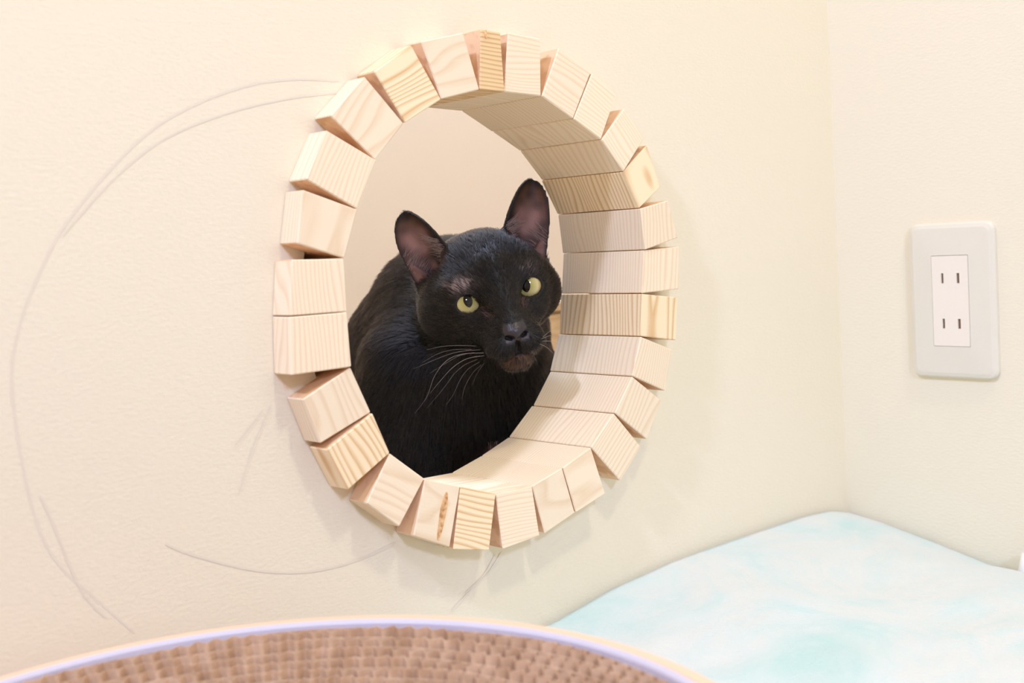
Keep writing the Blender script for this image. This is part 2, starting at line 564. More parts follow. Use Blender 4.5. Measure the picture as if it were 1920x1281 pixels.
def blanket():
    nx, ny = 130, 150
    us = np.linspace(-0.1, XR - 0.004, nx)
    vs = np.linspace(-0.62, -0.004, ny)
    X, Y = np.meshgrid(us, vs, indexing='ij')
    zx = np.interp(X, [-0.1, 0.035, 0.087, 0.148, 0.25, 0.312, 0.345, 0.357, 0.381],
                   [-0.232, -0.2205, -0.2125, -0.208, -0.2075, -0.2085, -0.211, -0.2135, -0.2195])
    zy = np.interp(Y, [-0.62, -0.30, -0.15, -0.127, -0.083, -0.035, 0.0], [-0.036, -0.034, -0.0265, -0.0255, -0.0155, -0.0055, 0.0])
    w = np.clip((X + 0.05) / 0.42, 0, 1)
    Z = zx + zy * w
    wrinkle = (vnoise(X * 16 + Y * 5 + 9, Y * 26 + 40, 3) - 0.5) * 0.006 + (vnoise(X * 40 + 7, Y * 60 + 90, 4) - 0.5) * 0.0018
    edge = np.clip(np.minimum(-Y, XR - X) / 0.03, 0.12, 1)
    Z = Z + wrinkle * edge
    Z = np.maximum(Z, FLOOR + 0.004)
    V = np.stack([X, Y, Z], -1).reshape(-1, 3)
    idx = np.arange(nx * ny).reshape(nx, ny)
    Fq = np.stack([idx[:-1, :-1], idx[1:, :-1], idx[1:, 1:], idx[:-1, 1:]], -1).reshape(-1, 4)
    # skirt down to the floor
    border = np.concatenate([idx[:, 0], idx[-1, 1:], idx[-2::-1, -1], idx[0, -2:0:-1]])
    low = V[border].copy()
    low[:, 2] = FLOOR + 0.0005
    n0 = len(V)
    V = np.concatenate([V, low])
    nb = len(border)
    k = np.arange(nb)
    sk = np.stack([border, n0 + k, n0 + (k + 1) % nb, np.roll(border, -1)], -1)
    Fq = np.concatenate([Fq, sk])
    m = mat('aqua_marbled_cloth', srgb(238, 243, 238), 0.9, 0.1)
    m.node_tree.nodes['Principled BSDF'].inputs['Sheen Weight'].default_value = 0.3
    n = N(m)
    tc = n.new('ShaderNodeTexCoord')
    a = n.new('ShaderNodeTexNoise', Scale=9.0, Detail=4.0, Roughness=0.6, Distortion=0.8)
    n.link(tc.outputs['Object'], a.inputs['Vector'])
    c = n.ramp(a.outputs['Fac'], [(0.32, srgb(186, 216, 212)), (0.46, srgb(207, 220, 218)), (0.56, srgb(216, 220, 216)), (0.68, srgb(200, 219, 217))])
    n.link(c, n.b.inputs['Base Color'])
    f = n.new('ShaderNodeTexNoise', Scale=420.0, Detail=2.0)
    n.link(tc.outputs['Object'], f.inputs['Vector'])
    n.bump(f.outputs['Fac'], 0.25, 0.002)
    o = from_arrays('blanket', V, Fq, m)
    return tag(o, 'white and pale aqua marbled blanket spread in the corner of the room', 'blanket')


blanket()

# ---------------------------------------------------------------- round cardboard scratcher in the foreground
SC = np.array([-0.32, -0.225])
RIM_Z = -0.140
RO = 0.1868
M_RIM = mat('rim_white', srgb(206, 202, 218), 0.5, 0.3)
M_KRAFT = mat('kraft_shell', srgb(246, 203, 174), 0.8, 0.2)
M_CARD = mat('cardboard', srgb(206, 172, 142), 0.9, 0.1)
nn = N(M_CARD)
_tc = nn.new('ShaderNodeTexCoord')
_t = nn.new('ShaderNodeTexNoise', Scale=90.0, Detail=3.0)
nn.link(_tc.outputs['Object'], _t.inputs['Vector'])
nn.link(nn.ramp(_t.outputs['Fac'], [(0.3, srgb(196, 160, 128)), (0.7, srgb(224, 192, 162))]), nn.b.inputs['Base Color'])
M_CARD_D = mat('cardboard_shaded', srgb(128, 96, 68), 0.95, 0.1)  # darkened cardboard copy: the shade down between the flutes is painted in
scr = tag(empty('cat_scratcher', (SC[0], SC[1], FLOOR)), 'round corrugated cardboard cat scratcher with a white rim in the foreground', 'cat scratcher')


def lathe(name, prof, m, parent, n=128, zoff=-FLOOR):
    V, Fq = [], []
    k = len(prof)
    for i in range(n):
        a = 2 * math.pi * i / n
        for r, z in prof:
            V.append((r * math.cos(a), r * math.sin(a), z + zoff))
    for i in range(n):
        j = (i + 1) % n
        for q in range(k):
            q2 = (q + 1) % k
            Fq.append((i * k + q, j * k + q, j * k + q2, i * k + q2))
    return from_arrays(name, np.array(V), Fq, m, parent, smooth=False)


RW = RO - 0.0082
RI = RW - 0.0042
lathe('shell', [(RO - 0.040, FLOOR + 0.0005), (RO - 0.02, FLOOR + 0.03), (RO - 0.004, FLOOR + 0.08), (RO, RIM_Z - 0.003), (RO - 0.0008, RIM_Z - 0.0012), (RO - 0.003, RIM_Z),
                (RW + 0.0002, RIM_Z), (RW, FLOOR + 0.09), (RO - 0.024, FLOOR + 0.035), (RO - 0.044, FLOOR + 0.006)], M_KRAFT, scr)
lathe('rim', [(RW, RIM_Z - 0.03), (RW, RIM_Z - 0.0008), (RW - 0.0008, RIM_Z + 0.0004), (RI + 0.0008, RIM_Z + 0.0004), (RI, RIM_Z - 0.0008), (RI, RIM_Z - 0.03)], M_RIM, scr)


def core():
    Vs, Fs, base = [], [], 0
    pitch = 0.0051
    r = RI - 0.0012
    ring_i = 0
    while r > 0.02:
        def top(rr):
            return RIM_Z - 0.0012 - 0.052 * (1 - (rr / RI) ** 2)
        for kind in ('liner', 'flute'):
            if kind == 'liner':
                n = max(24, int(2 * math.pi * r / 0.007))
                a = np.arange(n) * 2 * math.pi / n
                rc = np.full(n, r)
                zt = top(r) - 0.0006 + 0.0004 * np.sin(a * 9 + ring_i)
            else:
                wv = 130 if r > 0.125 else (96 if r > 0.09 else (76 if r > 0.055 else 36))
                n = wv * 8
                a = np.arange(n) * 2 * math.pi / n
                rc = r - pitch / 2 + (pitch / 2 - 0.0005) * np.cos(wv * a + ring_i * 0.30 + math.pi * (ring_i % 2) * 0.0)
                zt = top(r) + 0.0006 * np.sin(a * 13 + ring_i * 2.1)
            th = 0.0005
            P = []
            for dr, dz in ((-th / 2, -0.014), (-th / 2, 0), (th / 2, 0), (th / 2, -0.014)):
                P.append(np.stack([(rc + dr) * np.cos(a), (rc + dr) * np.sin(a), zt + dz - FLOOR], -1))
            P = np.stack(P, 1).reshape(-1, 3)
            i = np.arange(n)
            j = (i + 1) % n
            for q in range(3):
                Fs.append(np.stack([i * 4 + q, j * 4 + q, j * 4 + q + 1, i * 4 + q + 1], -1) + base)
            Vs.append(P)
            base += len(P)
        r -= pitch
        ring_i += 1
    o = from_arrays('corrugated_core', np.concatenate(Vs), np.concatenate(Fs), M_CARD, scr, smooth=False)
    o['kind'] = 'stuff'
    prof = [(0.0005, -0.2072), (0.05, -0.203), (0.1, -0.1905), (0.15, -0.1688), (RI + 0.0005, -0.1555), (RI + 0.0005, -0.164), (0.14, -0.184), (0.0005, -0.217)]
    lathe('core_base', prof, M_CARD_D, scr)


core()

# ---------------------------------------------------------------- wooden box in the room behind
bx = tag(empty('wooden_box', (0.62, 0.62, FLOOR)), 'pale wooden box in the room beyond the hole, behind the cat', 'wooden box')
M_BOX = wood('box_wood', srgb(238, 212, 172), srgb(206, 168, 120), 120.0, 0.6)
for k in range(4):
    from_bm('plank', box_bm(-0.20, 0.22, -0.12, -0.108, 0.001 + k * 0.0485, 0.047 + k * 0.0485, 0.001, 1), M_BOX, bx)
from_bm('box_body', box_bm(-0.199, 0.219, -0.107, -0.01, 0.0005, 0.194, 0.001, 1), M_BOX, bx)
from_bm('lid', box_bm(-0.205, 0.225, -0.125, -0.005, 0.1955, 0.208, 0.002, 1), M_BOX, bx)

# ---------------------------------------------------------------- the cat
MM = 0.001045
ROLL, YAW, PITCH = math.radians(14.5), math.radians(12.0), math.radians(7.0)
_ex = CR * math.cos(ROLL) + CU * math.sin(ROLL)
_ez = -CR * math.sin(ROLL) + CU * math.cos(ROLL)
_ey = -CF
EX = _ex * math.cos(YAW) - _ey * math.sin(YAW)
_fy = _ey * math.cos(YAW) + _ex * math.sin(YAW)
EY = _fy * math.cos(PITCH) - _ez * math.sin(PITCH)
EZ = _ez * math.cos(PITCH) + _fy * math.sin(PITCH)
HEAD_Y = 0.072
_eye_y = HEAD_Y + 30 * MM * EY[1]
HO = back(935, 553, 1, _eye_y) - 30 * MM * EY         # head centre
HM = np.stack([EX, EY, EZ], 0)                          # world -> head rows


def to_head(P):
    return ((P - HO) @ HM.T) / MM


def to_world(p):
    return HO + (np.asarray(p, float) * MM) @ HM


def ell(p, c, r):
    c, r = np.array(c, np.float32), np.array(r, np.float32)
    q = (p - c) / r
    k0 = np.sqrt((q * q).sum(-1)) + 1e-6
    q2 = q / r
    k1 = np.sqrt((q2 * q2).sum(-1)) + 1e-9
    return k0 * (k0 - 1) / k1


def cap(p, a, b, ra, rb):
    a, b = np.array(a, np.float32), np.array(b, np.float32)
    ab = b - a
    t = np.clip(((p - a) @ ab) / (ab @ ab), 0, 1)
    d = p - a - t[:, None] * ab
    return np.sqrt((d * d).sum(-1)) - (ra + (rb - ra) * t)


def smin(a, b, k):
    h = np.maximum(k - np.abs(a - b), 0) / k
    return np.minimum(a, b) - h * h * k * 0.25


def smax(a, b, k):
    return -smin(-a, -b, k)


EYE_C = {-1: np.array([-22.0, 23.0, -0.5]), 1: np.array([22.0, 23.0, 0.5])}
EYE_R = 11.5
EAR = {}
for s, bc, tip in ((-1, (-31.5, -4, 26), (-45.5, -2, 64.5)), (1, (30.5, -4, 24), (50.0, -4, 67.5))):
    bc, tip = np.array(bc, float), np.array(tip, float)
    v = tip - bc
    L = np.linalg.norm(v)
    v /= L
    w = np.array([-0.70 if s < 0 else 0.20, 0.9, 0.0])
    w -= v * (w @ v)
    w /= np.linalg.norm(w)
    u = np.cross(v, w)
    if u[0] * s < 0:
        u = -u
    EAR[s] = (bc, u, v, w, L)


def ear_coords(p, s):
    bc, u, v, w, L = EAR[s]
    q = p - bc.astype(np.float32)
    return q @ u.astype(np.float32), q @ v.astype(np.float32), q @ w.astype(np.float32), L


def ear_width(v, L):
    t = np.clip((v + 14) / (L + 14.5), 0, 1)
    return 18.0 * (1 - t ** 3.0) ** 0.5


def ear_curve(u, v, L):
    wd = ear_width(v, L) + 2.0
    t = np.clip(v / L, -0.3, 1)
    return -6.5 * (1 - 0.35 * t) + 9.5 * np.clip(np.abs(u) / wd, 0, 1.1) ** 2 - 2.5 * t * t


def seg2(p, a, b):
    a, b = np.array(a, np.float32), np.array(b, np.float32)
    ab = b - a
    t = np.clip(((p - a) @ ab) / (ab @ ab), 0, 1)
    return np.sqrt(((p - a - t[:, None] * ab) ** 2).sum(-1))


def head_sdf(p):
    ax = np.abs(p[:, 0])
    pa = np.stack([ax, p[:, 1], p[:, 2]], -1)
    d = ell(p, (0, -8, 6), (42, 44, 37))
    d = smin(d, ell(pa, (23, 0, -6), (25, 27, 20)), 14)
    d = smin(d, ell(p, (0, 32, -24), (20, 21, 17)), 14)
    d = smin(d, cap(p, (0, 27, 12), (0, 45, -17), 14.5, 9.0), 8)
    d = smin(d, ell(pa, (8.6, 45, -31), (11, 10.5, 9.5)), 5)
    d = smin(d, ell(p, (0, 52.5, -24), (7.2, 6.0, 6.0)), 3.5)
    d = smin(d, ell(p, (0, 39, -41), (11.5, 11, 8.5)), 4)
    d = smin(d, ell(pa, (20, 22, 13), (13, 10, 6)), 10)
    d = smin(d, ell(pa, (18, 27, -13), (12, 9, 8)), 8)
    for s in (-1, 1):
        # lids
        c = EYE_C[s]
        q = p - c.astype(np.float32)
        d = smin(d, np.sqrt((q * q).sum(-1)) - (EYE_R + 1.5), 5)
        # almond opening, outer corner raised
        t = math.radians(10) * s
        qx = q[:, 0] * math.cos(t) + q[:, 2] * math.sin(t)
        qz = -q[:, 0] * math.sin(t) + q[:, 2] * math.cos(t)
        inner = np.clip(-qx * s, 0, None)
        qz2 = qz + 0.02 * inner ** 2
        al = ell(np.stack([qx + s * 0.4, q[:, 1], qz2], -1), (0, 13, -0.3), (7.7, 9.0, 6.2))
        d = smax(d, -al, 1.6)
        # tear groove towards the nose
        g = seg2(p[:, [0, 2]], (c[0] - s * 8.5, c[2] - 3.0), (c[0] - s * 11.5, c[2] - 9.5))
        d = d + 1.3 * np.exp(-(g / 2.2) ** 2) * (p[:, 1] > 18)
    # ears
    for s in (-1, 1):
        u, v, w, L = ear_coords(p, s)
        c = ear_curve(u, v, L)
        th = 1.75 + 2.5 * np.clip(-(v - 6) / 20, 0, 1)
        sheet = (np.abs(w - c) - th) * 0.85
        out = smax((np.abs(u) - ear_width(v, L)) * 0.85, -v - 16, 3)
        e = smax(sheet, out, 2.0)
        d = smin(d, e, 5)
        bowl = ell(np.stack([u, v, w], -1), (1.5, 3, 3.5), (10.5, 15, 8.5))
        d = smax(d, -bowl, 4)
        # inner tragus folds
        d = smin(d, cap(np.stack([u, v, w], -1), (9, -6, -3), (12, 6, 1), 3.0, 1.5), 3)
    # mouth, philtrum and nostrils as shallow relief
    q = np.stack([ax, p[:, 2]], -1)
    front = np.clip((p[:, 1] - 26) / 10, 0, 1)
    g = np.minimum(seg2(q, (0, -28), (0, -36.5)), np.minimum(seg2(q, (0, -36.5), (8, -40)), seg2(q, (8, -40), (17, -37))))
    d = d + 1.7 * np.exp(-(g / 1.15) ** 2) * front
    g = seg2(q, (3.0, -26.8), (6.2, -25.6))
    d = d + 3.0 * np.exp(-(g / 1.3) ** 2) * (p[:, 1] > 44)
    return d


def PT(x, y, wy):
    return back(x, y, 1, wy)


BODY_NECK = (PT(893, 590, 0.10), PT(850, 640, 0.165))


def body_sdf(P):
    """metres"""
    d = cap(P, HO - EY * 0.012 - EZ * 0.008, PT(850, 640, 0.165), 0.036, 0.056)
    d = smin(d, ell(P, PT(872, 735, 0.150), (0.062, 0.060, 0.085)), 0.03)
    s1, s2, s3 = PT(850, 588, 0.172), PT(828, 708, 0.215), PT(768, 793, 0.33)
    d = smin(d, cap(P, s1, s2, 0.050, 0.080), 0.06)
    d = smin(d, cap(P, s2, s3, 0.080, 0.092), 0.03)
    hips = s3 + np.array([0.0, 0.02, -0.03])
    d = smin(d, ell(P, hips, (0.085, 0.10, 0.10)), 0.04)
    fl = FLOOR
    # left foreleg: shoulder blade, upper arm, forearm, paw
    sh, el = PT(752, 690, 0.138), PT(745, 815, 0.150)
    wr = np.array([el[0] + 0.018, 0.112, fl + 0.045])
    d = smin(d, cap(P, sh, el, 0.028, 0.034), 0.035)
    d = smin(d, cap(P, el, wr, 0.030, 0.019), 0.012)
    d = smin(d, ell(P, (wr[0], 0.104, fl + 0.017), (0.021, 0.028, 0.017)), 0.012)
    # right foreleg
    sh, el = PT(955, 730, 0.140), PT(958, 860, 0.150)
    wr = np.array([el[0] - 0.01, 0.125, fl + 0.045])
    d = smin(d, cap(P, sh, el, 0.036, 0.032), 0.014)
    d = smin(d, cap(P, el, wr, 0.030, 0.019), 0.012)
    d = smin(d, ell(P, (wr[0], 0.115, fl + 0.017), (0.021, 0.028, 0.017)), 0.012)
    # haunches and hind paws
    for sx in (-1, 1):
        k = hips + np.array([sx * 0.065, -0.055, -0.035])
        d = smin(d, ell(P, k, (0.040, 0.075, 0.075)), 0.02)
        d = smin(d, cap(P, (k[0] + sx * 0.006, k[1] + 0.02, fl + 0.02), (k[0] + sx * 0.006, k[1] - 0.075, fl + 0.016), 0.019, 0.016), 0.015)
    # tail along the floor
    t = [hips + np.array([0, 0.09, -0.05]), np.array([hips[0] + 0.02, hips[1] + 0.15, fl + 0.025]),
         np.array([hips[0] + 0.12, hips[1] + 0.17, fl + 0.018]), np.array([hips[0] + 0.20, hips[1] + 0.10, fl + 0.016])]
    for a, b, ra, rb in zip(t, t[1:], (0.022, 0.018, 0.015), (0.018, 0.015, 0.010)):
        d = smin(d, cap(P, a, b, ra, rb), 0.012)
    return np.maximum(d, (fl + 0.0006) - P[:, 2])


def cat_sdf(P):
    d = body_sdf(P)
    near = ((P - HO.astype(np.float32)) ** 2).sum(-1) < 0.115 ** 2
    hd = head_sdf(to_head(P[near]).astype(np.float32)) * MM
    d[near] = smin(d[near], hd.astype(d.dtype), 0.010)
    return d


def surface_nets(lo, hi, h, coarse=5):
    n = np.ceil((hi - lo) / (h * coarse)).astype(int) + 1
    gx = [lo[k] + np.arange(n[k]) * h * coarse + h * (coarse - 1) / 2 for k in range(3)]
    C = np.stack(np.meshgrid(*gx, indexing='ij'), -1).reshape(-1, 3).astype(np.float32)
    dc = cat_sdf(C).reshape(n)
    act = np.abs(dc) < h * coarse * 1.9
    full = n * coarse
    D = np.repeat(np.repeat(np.repeat(np.where(dc < 0, -1.0, 1.0).astype(np.float32), coarse, 0), coarse, 1), coarse, 2)
    m = np.repeat(np.repeat(np.repeat(act, coarse, 0), coarse, 1), coarse, 2)
    ii = np.argwhere(m)
    vals = np.empty(len(ii), np.float32)
    for a in range(0, len(ii), 400000):
        vals[a:a + 400000] = cat_sdf((lo + ii[a:a + 400000] * h).astype(np.float32))
    D[m] = vals
    s = D < 0
    cnt = np.zeros([k - 1 for k in full], np.int8)
    for dx in (0, 1):
        for dy in (0, 1):
            for dz in (0, 1):
                cnt += s[dx:full[0] - 1 + dx, dy:full[1] - 1 + dy, dz:full[2] - 1 + dz]
    cells = np.argwhere((cnt > 0) & (cnt < 8))
    vid = np.full(cnt.shape, -1, np.int32)
    vid[tuple(cells.T)] = np.arange(len(cells))
    corners = np.array([(a, b, c) for a in (0, 1) for b in (0, 1) for c in (0, 1)])
    cv = np.stack([D[tuple((cells + c).T)] for c in corners], 1)
    acc = np.zeros((len(cells), 3))
    num = np.zeros(len(cells))
    for i in range(8):
        for j in range(i + 1, 8):
            if np.abs(corners[i] - corners[j]).sum() != 1:
                continue
            a, b = cv[:, i], cv[:, j]
            x = (a < 0) != (b < 0)
            t = a[x] / (a[x] - b[x])
            acc[x] += corners[i] + t[:, None] * (corners[j] - corners[i])
            num[x] += 1
    V = lo + (cells + acc / num[:, None]) * h
    quads = []
    for ax in range(3):
        o1, o2 = [(1, 2), (2, 0), (0, 1)][ax]
        sl0 = [slice(None)] * 3
        sl1 = [slice(None)] * 3
        sl0[ax], sl1[ax] = slice(0, -1), slice(1, None)
        e = np.argwhere(s[tuple(sl0)] != s[tuple(sl1)])
        e = e[(e[:, o1] > 0) & (e[:, o2] > 0) & (e[:, o1] < full[o1] - 1) & (e[:, o2] < full[o2] - 1)]
        inside = s[tuple(e.T)]
        q = []
        for (p1, p2) in ((0, 0), (-1, 0), (-1, -1), (0, -1)):
            c = e.copy()
            c[:, o1] += p1
            c[:, o2] += p2
            q.append(vid[tuple(c.T)])
        q = np.stack(q, 1)
        q[~inside] = q[~inside][:, ::-1]
        quads.append(q)
    return V, np.concatenate(quads)


lo = np.array([-0.16, -0.02, FLOOR - 0.006])
hi = np.array([0.33, 0.56, 0.115])
CV, CQ = surface_nets(lo, hi, 0.00122)

M_SKIN = mat('black_cat_skin', (0.012, 0.010, 0.009, 1), 0.55, 0.35)
_n = N(M_SKIN)
_a = _n.new('ShaderNodeAttribute', attribute_name='tint')
_n.link(_a.outputs['Color'], _n.b.inputs['Base Color'])
_n.link(_a.outputs['Alpha'], _n.b.inputs['Roughness'])
_tc = _n.new('ShaderNodeTexCoord')
_t = _n.new('ShaderNodeTexNoise', Scale=600.0, Detail=2.0)
_n.link(_tc.outputs['Object'], _t.inputs['Vector'])
_n.bump(_t.outputs['Fac'], 0.3, 0.0008)

SEAT = np.array([0.08, 0.25, FLOOR])
cat = tag(from_arrays('cat', CV - SEAT, CQ, M_SKIN), 'sleek black cat with yellow-green eyes looking out through the round hole', 'cat')
cat.location = SEAT
CN = np.empty(len(CV) * 3, np.float32)
cat.data.vertices.foreach_get('normal', CN)
CN = CN.reshape(-1, 3)
# make sure normals point outwards
if ((CN * (CV - CV.mean(0))).sum(-1) > 0).mean() < 0.5:
    cat.data.flip_normals()
    CN = -CN

HP = to_head(CV)
HN = CN @ HM.T
tint = np.tile(np.array([0.0060, 0.0050, 0.0046]), (len(CV), 1))
bare = np.zeros(len(CV))                 # 1 = no fur


def paint(mask, color, b=None):
    global tint
    m = np.clip(mask, 0, 1)[:, None]
    tint = tint * (1 - m) + np.array(color) * m
    if b is not None:
        np.maximum(bare, np.clip(mask, 0, 1) * b, out=bare)


inhead = (HP ** 2).sum(-1) < 110 ** 2
for s in (-1, 1):
    u, v, w, L = ear_coords(HP, s)
    wd = ear_width(v, L)
    front = (w > ear_curve(u, v, L) - 0.2) & (HN @ EAR[s][3] > -0.15) & inhead & (w < 14)
    inside = np.clip((wd - np.abs(u) - 0.8) / 3.0, 0, 1) * np.clip((v + 12) / 6, 0, 1) * np.clip((L - 1.0 - v) / 6, 0, 1)
    inside[wd <= 0.5] = 0
    rose = np.clip(1 - np.abs(v - 12) / 26, 0, 1)
    blot = vnoise(np.abs(u) * 0.16 + 5, np.abs(v) * 0.16 + 5, 11)
    skin = np.array([0.11, 0.050, 0.030])[None] * (1 - rose[:, None]) + np.array([0.34, 0.185, 0.175])[None] * rose[:, None]
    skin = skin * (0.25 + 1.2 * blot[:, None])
    shade_side = np.clip((u + 15) / 15, 0.12, 1) * np.clip(1.25 - np.clip(v - 8, 0, None) / 60, 0.3, 1)  # shade on the ear's inner side and upper part, painted into the skin
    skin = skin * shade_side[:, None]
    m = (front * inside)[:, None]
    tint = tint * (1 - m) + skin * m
    np.maximum(bare, front * np.clip((wd - np.abs(u) + 0.5) / 1.5, 0, 1) * (v > -5), out=bare)
    # ear canal: its shaded depth painted as dark colour
    paint(front * np.exp(-(((np.abs(u + 5) / 6) ** 2 + ((v - 3) / 9) ** 2))) * 1.2, (0.012, 0.006, 0.004))
    # sparse fur in front of the ear and over the eye
    c = EYE_C[s]
    g = np.sqrt(((HP[:, 0] - (c[0] + s * 2)) / 8.5) ** 2 + ((HP[:, 2] - (c[2] + 13.5)) / 4.5) ** 2)
    tuft = 0.35 + 0.9 * vnoise(HP[:, 0] * 0.9 + 60, (HP[:, 2] + HP[:, 0] * s * 0.6) * 0.35 + 60, 31)
    paint(tuft * np.exp(-g ** 2) * (HP[:, 1] > 5) * (1.0 if s < 0 else 0.3) * inhead, (0.40, 0.31, 0.31), 0.9)
    # rosy inner eye corner
    g = seg2(HP[:, [0, 2]], (c[0] - s * 8.0, c[2] - 5.0), (c[0] - s * 10.0, c[2] - 9.0))
    paint(np.exp(-(g / 2.6) ** 2) * (HP[:, 1] > 18) * 0.75, (0.10, 0.055, 0.052), 0.7)
    # lid rim
    e = np.sqrt(((HP - c) ** 2).sum(-1))
    rimm = (e < EYE_R + 1.25) & (HP[:, 1] > c[1] + 2)
    paint(rimm * 1.0, (0.02, 0.013, 0.009), 1.0)
ax = np.abs(HP[:, 0])
nose = (HP[:, 1] > 49.5) & (HP[:, 2] > -30) & (HP[:, 2] < -17.5 + (ax * 0.1)) & (ax < 7.5)
paint(nose * 1.0, (0.034, 0.028, 0.030), 1.0)
g = seg2(np.stack([ax, HP[:, 2]], -1), (3.0, -26.8), (6.2, -25.6))
paint(np.exp(-(g / 1.4) ** 2) * (HP[:, 1] > 44), (0.004, 0.003, 0.003), 1.0)
q = np.stack([ax, HP[:, 2]], -1)
g = np.minimum(seg2(q, (0, -29), (0, -36.5)), np.minimum(seg2(q, (0, -36.5), (8, -40)), seg2(q, (8, -40), (17, -37))))
paint(np.exp(-(g / 1.5) ** 2) * (HP[:, 1] > 30), (0.010, 0.006, 0.005), 1.0)
g = np.sqrt((HP[:, 0] / 11) ** 2 + ((HP[:, 2] + 43.5) / 5.0) ** 2)
paint(np.clip(1.25 - g, 0, 1) * 2 * (HP[:, 1] > 30) * (HP[:, 2] < -38.5), (0.075, 0.036, 0.018), 0.6)
# pale bare patch low on the chest beside the foreleg
px, py = project(CV)
facing = ((CAM - CV) * CN).sum(-1) > 0
vis = facing & ~inhead & (CV[:, 1] < 0.2)
spot = ((px - 926) / 9) ** 2 + ((py - 834) / 14) ** 2
paint(np.exp(-spot) * vis * 1.5, (0.85, 0.56, 0.48), 1.0)
bare = np.maximum(bare, (spot < 5) * vis * 1.0)
g = seg2(np.stack([px, py], -1).astype(np.float32), (925, 850), (868, 880))
paint(np.exp(-(g / 11) ** 2) * vis * 0.9, (0.16, 0.060, 0.045), 0.9)

att = cat.data.color_attributes.new('tint', 'FLOAT_COLOR', 'POINT')
att.data.foreach_set('color', np.concatenate([tint, np.where(nose, 0.34, 0.55)[:, None]], 1).astype(np.float32).ravel())


def hash_dir(n):
    v = rng.normal(size=(n, 3))
    return v / np.linalg.norm(v, axis=1, keepdims=True)


